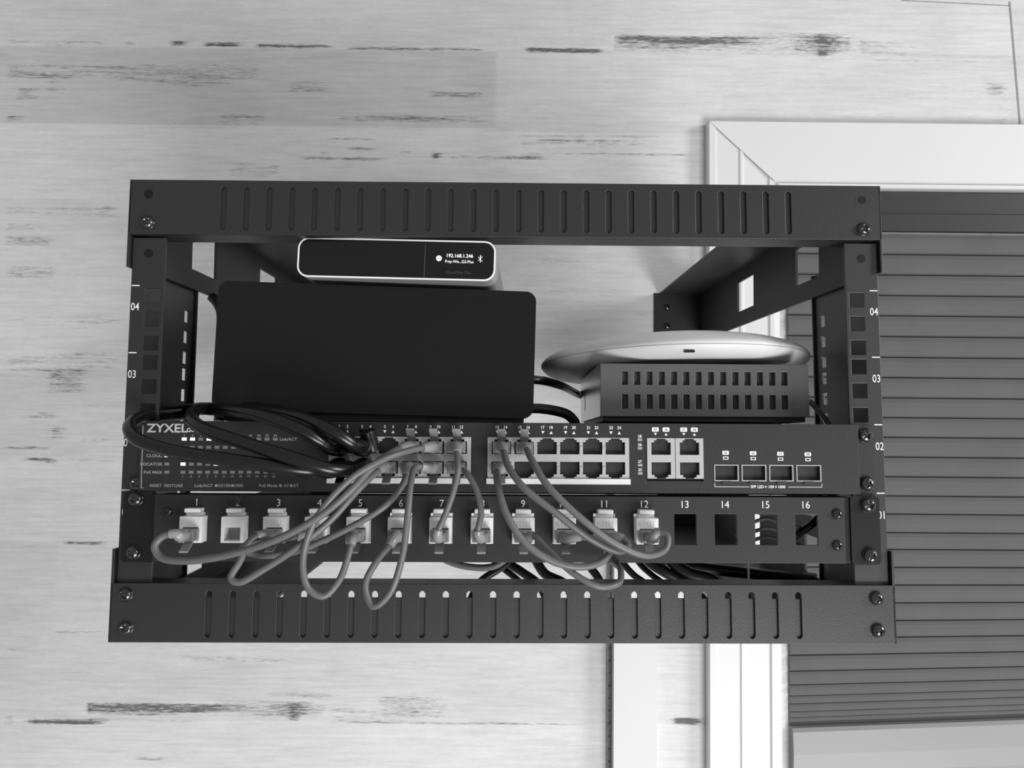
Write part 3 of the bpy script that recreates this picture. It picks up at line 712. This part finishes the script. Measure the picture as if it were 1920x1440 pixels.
mb = MB(); mb.prism([(b[0]-nw/2+7,b[2]-7.2),(b[0]+nw/2-6,b[2]-2.4),(b[0]+nw/2-6,b[2]+3),(b[0]-nw/2+7,b[2]+3)], b[1]+4, b[1]+nd-6); nas.part('base', mb, M['black'])  # dark plinth added to stop light showing under the tilted box
for sx in (-1,1):
    for yy in (14, nd-20): mb = MB(); mb.box(b[0]+sx*85-10, b[0]+sx*85+10, b[1]+yy, b[1]+yy+12, b[2]-3, b[2]+2); nas.part('foot', mb, M['black'])
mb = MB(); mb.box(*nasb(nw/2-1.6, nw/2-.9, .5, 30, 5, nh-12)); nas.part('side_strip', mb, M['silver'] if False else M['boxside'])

# cloud key
kw, kh, kd = 132.5, 26.8, 131
kx, _, kz = FP(741,523,2.5)
ck = Thing('network_controller', 'slim black device with white rim and small lit screen lying on the black box', 'network controller', (kx,2.5,kz), spin=yawed(-2.6,1.55))
def kp(i, y0, y1, r, m_=None):
    b = ck.base; return MB().prism([(b[0]+u, b[2]+v) for u,v in rrect(-kw/2+i, kw/2-i, i, kh-i, r)], b[1]+y0, b[1]+y1, True)
ck.part('body', kp(.15, .5, kd, 7.2), mat('brushed_aluminium', .42, .4, .5), bevel=.3)
b = ck.base
mb = MB(); o1 = rrect(-kw/2, kw/2, 0, kh, 7.4); o2 = rrect(-kw/2+1, kw/2-1, 1, kh-1, 6.5); n = len(o1)
V = [(b[0]+u,b[1]-.3,b[2]+v) for u,v in o1]+[(b[0]+u,b[1]-.3,b[2]+v) for u,v in o2]+[(b[0]+u,b[1]+1,b[2]+v) for u,v in o1]+[(b[0]+u,b[1]+1,b[2]+v) for u,v in o2]
mb.add(V, [(i,(i+1)%n,n+(i+1)%n,n+i) for i in range(n)]+[(i,2*n+i,2*n+(i+1)%n,(i+1)%n) for i in range(n)]+[(n+i,n+(i+1)%n,3*n+(i+1)%n,3*n+i) for i in range(n)])
ck.part('rim', mb, M['rim'])
fp = ck.part('glass_front', kp(1, -.1, .6, 6.4), M['gloss'])
mb = MB(); mb.box(b[0]+19.0,b[0]+19.5,b[1]-.16,b[1]-.05,b[2]+1.3,b[2]+kh-3); ck.part('panel_gap', mb, M['fadeink'], fp)
yk = b[1]-.2
mb = MB(); text(mb, '192.168.1.246', b[0]+42.6, b[2]+16.6, 2.3, yk, 'c', .012, .95); ck.part('address_text', mb, M['screen'], fp, label='lit screen writing 192.168.1.246')
mb = MB(); text(mb, 'Frey-We...G2-Plus', b[0]+42.3, b[2]+12.7, 1.9, yk, 'c', .004, .92); ck.part('name_text', mb, M['screen'], fp, label='lit screen writing Frey-We...G2-Plus')
gx_, gz_ = b[0]+28.6, b[2]+14.6
mb = MB(); mb.prism([(gx_+1.9*math.cos(a*math.pi/12), gz_+1.9*math.sin(a*math.pi/12)) for a in range(24)], yk, yk+.1); ck.part('globe_icon', mb, M['screen'], fp)
px_ = b[0]+56.2; mb = MB()
for dz in (-1,1): mb.add([(px_-1.4,yk,b[2]+14.8-dz*1.3-.2),(px_-1.4,yk,b[2]+14.8-dz*1.3+.2),(px_+1.4,yk,b[2]+14.8+dz*1.7+.2),(px_+1.4,yk,b[2]+14.8+dz*1.7-.2)],[(0,1,2,3)])
mb.box(px_-.2,px_+.2,yk,yk+.05,b[2]+12.4,b[2]+17.3)
ck.part('wireless_icon', mb, M['screen'], fp)
mb = MB(); mb2 = MB(); [mb2.prism([(gx_+r_*math.cos(a*math.pi/12), gz_+r_*math.sin(a*math.pi/12)) for a in range(24)], yk-.05, yk) for r_ in ()]
for dx in (-.6,.6): mb2.box(gx_+dx-.1,gx_+dx+.1,yk-.05,yk,gz_-1.4,gz_+1.4)
mb2.box(gx_-1.6,gx_+1.6,yk-.05,yk,gz_-.1,gz_+.1); ck.part('globe_lines', mb2, M['darkink'], fp)
text(mb, 'Cloud Key Plus', b[0]+42, b[2]+5.4, 1.9, yk, 'c', .004, .98); ck.part('printed_name', mb, M['fadeink'], fp, label='faint printed name')

# vented metal box with the access point on it
x0, x1 = 64.4, 207.2; zb0, zt0 = 94.3, 130.4; yb = 20; bd = 128
vb = Thing('vented_metal_box', 'dark grey metal box with two rows of vent slots standing on the switch, right side', 'power unit', (x0+71,yb,zb0-3.4))
cols = [FP(1166+22.05*k,0,yb)[0] for k in range(14)]
zr = [(FP(1300,722,yb)[2], FP(1300,697,yb)[2]), (FP(1300,767,yb)[2], FP(1300,740,yb)[2])]
us = [x0,x1]+[q for c in cols for q in (c-2.1,c+2.1)]; vs = [zb0,zt0]+[q for r_ in zr for q in r_]
mb = MB(); mb.plate(us, vs, lambda u,v: not (any(abs(u-c)<2.1 for c in cols) and any(a<v<c for a,c in zr)), yb, yb+1.4)
face = vb.part('front_plate', mb, M['box'], bevel=.3)
mb = MB(); mb.box(x0+.6,x1-.6,yb+5,yb+6,zb0+.5,zt0-.5)
for c in cols:
    for a,d in zr: mb.add([(c-2.1,yb+1.4,a),(c-2.1,yb+1.4,d),(c+.6,yb+5,d),(c+.6,yb+5,a)],[(0,1,2,3)])
vb.part('vent_louvres', mb, mat('louvre_metal', .10, .45), face)
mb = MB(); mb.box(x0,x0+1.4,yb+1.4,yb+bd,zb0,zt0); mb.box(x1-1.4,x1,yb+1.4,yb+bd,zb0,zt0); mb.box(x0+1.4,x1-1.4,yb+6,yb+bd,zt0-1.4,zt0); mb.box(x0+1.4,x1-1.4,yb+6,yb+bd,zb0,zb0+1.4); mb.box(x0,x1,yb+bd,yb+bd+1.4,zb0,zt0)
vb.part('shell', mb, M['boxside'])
vb.part('base', MB().box(x0+2,x1-2,yb+3,yb+bd-4,zb0-3.2,zb0+.5), M['black'])  # black tray added to stand in for the shaded gap under the box
mb = MB(); mb.box(x0-.15,x0,yb+95,yb+98,zb0+8,zb0+26); vb.part('side_slot', mb, M['black'])
for a in (x0+10, x1-10):
    for y in (yb+12, yb+bd-14): vb.part('foot', MB().lathe([(5,0),(5,3.3)], (a,y,zb0-3.3), 'z', 20), M['black'])

cx, cy, cz = FP(1259,692,112); R = 105
apz = zt0
apz += 1.6; cz += 3.6; zr_ = cz-apz
ap = Thing('access_point', 'round white domed wireless access point lying flat on the vented metal box', 'access point', (cx,cy,apz), spin=Matrix.Rotation(math.radians(-1.5),4,'X') @ Matrix.Rotation(math.radians(-1.0),4,'Y'))
prof = [(55,0),(R-26,.9),(R-16,zr_-8.6),(R-9,zr_-7.6),(R-4,zr_-5.2),(R-1.2,zr_-2.6),(R-.2,zr_-.8),(R,zr_)]
prof = [(q_, max(.05*k_, h_)) for k_, (q_, h_) in enumerate(prof)]
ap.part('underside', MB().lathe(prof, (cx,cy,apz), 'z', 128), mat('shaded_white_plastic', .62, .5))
pr = [(R,zr_+.1)]+[(R*math.cos(t), zr_+.3+20.5*math.sin(t)**1.05) for t in [math.pi/2*k/22 for k in range(1,22)]]+[(.5,zr_+20.8)]
ap.part('seam_line', MB().lathe([(R-.4,zr_-.1),(R+.12,zr_-.1),(R+.12,zr_+.3),(R-.4,zr_+.3)], (cx,cy,apz), 'z', 128), M['dimink'])
ap.part('dome', MB().lathe(pr, (cx,cy,apz), 'z', 128), M['ap'])
a = math.radians(-96); q = Vector((cx+(R-2.6)*math.cos(a), cy+(R-2.6)*math.sin(a), apz+zr_-4.6))
mb = MB(); mb.box(q.x-3.4,q.x+3.4,q.y-1.4,q.y+1,q.z-.7,q.z+.6); ap.part('port_slot', mb, M['black'])

# cables between and behind the boxes
def plain(name, label, pts, r, m_, cat='cable', group=None, frame=None):
    sp = spline([FP(*p) for p in pts], 2.5); th = Thing(name, label, cat, tuple(sp[0]), mb=MB().tube(sp, r, 12), m=M[m_], group=group); return th
plain('power_cable', 'black cord leaving the side of the big box just under the access point', [(985,711,45),(1012,713,50),(1048,722,80),(1090,742,160),(1135,760,182)], 3.2, 'rubber')
plain('power_cable', 'black cord arching down beside the vented box onto the switch', [(985,766,40),(1010,766,42),(1040,770,45),(1065,778,48),(1078,792,50),(1080,800,52)], 3.6, 'rubber')
plain('thin_grey_cable', 'thin grey cable rising behind the right end of the vented box', [(1556,800,60),(1545,782,55),(1530,765,50),(1518,752,48)], 1.9, 'boot')
plain('power_cable', 'black cord hugging the left side of the big box near its top', [(396,556,120),(405,565,120),(413,580,122),(417,620,124),(417,700,126),(410,790,120)], 4, 'rubber')
grp = 'black cables hanging behind the patch panel'
for i, (lab, pts, r) in enumerate((
  ('black cable slanting down left behind the gap, below jack 8', [(985,1010,110),(965,1045,105),(935,1067,100),(900,1092,95),(880,1130,90)], 3),
  ('black cable slanting down right behind the gap, crossing below jack 8', [(905,1010,125),(925,1050,120),(945,1067,115),(975,1092,110),(1000,1130,105)], 2.6),
  ('second black cable slanting down right, below jack 9', [(930,1010,112),(950,1052,105),(978,1072,100),(1012,1098,96),(1030,1140,90)], 3.4),
  ('black cable behind the gap below jack 10', [(985,1000,90),(1005,1050,86),(1022,1076,84),(1062,1098,80),(1085,1150,76)], 3.8),
  ('black cable behind the gap at the left edge of the white raceway', [(1090,1010,95),(1105,1060,90),(1122,1085,88),(1135,1130,84)], 3.2),
  ('black cable over the white raceway, left of two', [(1140,1000,95),(1168,1055,90),(1188,1078,88),(1215,1100,86),(1228,1150,80)], 2.6),
  ('black cable over the white raceway, right of two', [(1170,1000,110),(1198,1055,105),(1222,1078,100),(1246,1098,95),(1260,1150,90)], 2.4),
  ('black cable below jack 12 sloping down right behind the gap', [(1190,1000,90),(1215,1050,88),(1242,1070,85),(1285,1094,84),(1330,1140,80)], 4.2),
  ('black cable running nearly level behind the gap below openings 13 to 15', [(1200,1052,130),(1260,1058,126),(1340,1068,120),(1440,1078,115),(1530,1085,110)], 4.5),
  ('black cable bunch strand below opening 13', [(1240,1000,90),(1258,1050,88),(1290,1075,86),(1340,1090,84),(1380,1130,82)], 5),
  ('dark cable crossing empty opening 16', [(1460,1030,60),(1495,1002,50),(1520,985,46),(1545,960,44)], 2.6))):
    plain('black_network_cable', lab, pts, r, 'rubber', group=grp)
plain('thin_grey_cable', 'grey cable sagging into the left of the gap below jack 7', [(790,1020,100),(840,1052,96),(880,1063,94),(925,1062,92),(960,1040,90)], 2.6, 'cord')
plain('thin_grey_cable', 'thin pale cable seen end on in the gap below opening 15', [(1404,1000,80),(1403,1060,78),(1404,1090,76),(1406,1130,74)], .8, 'boot')
for i, (y0, y1, lab) in enumerate(((972,980,'upper pale wire crossing empty opening 15'),(990,996,'middle pale wire crossing empty opening 15'),(1006,1012,'lower pale wire crossing empty opening 15'))):
    plain('thin_grey_cable', lab, [(1380,y1+8,60),(1415,y0+6,50),(1440,y0,46),(1462,y1,44),(1500,y1+10,50)], 1.3, 'boot')
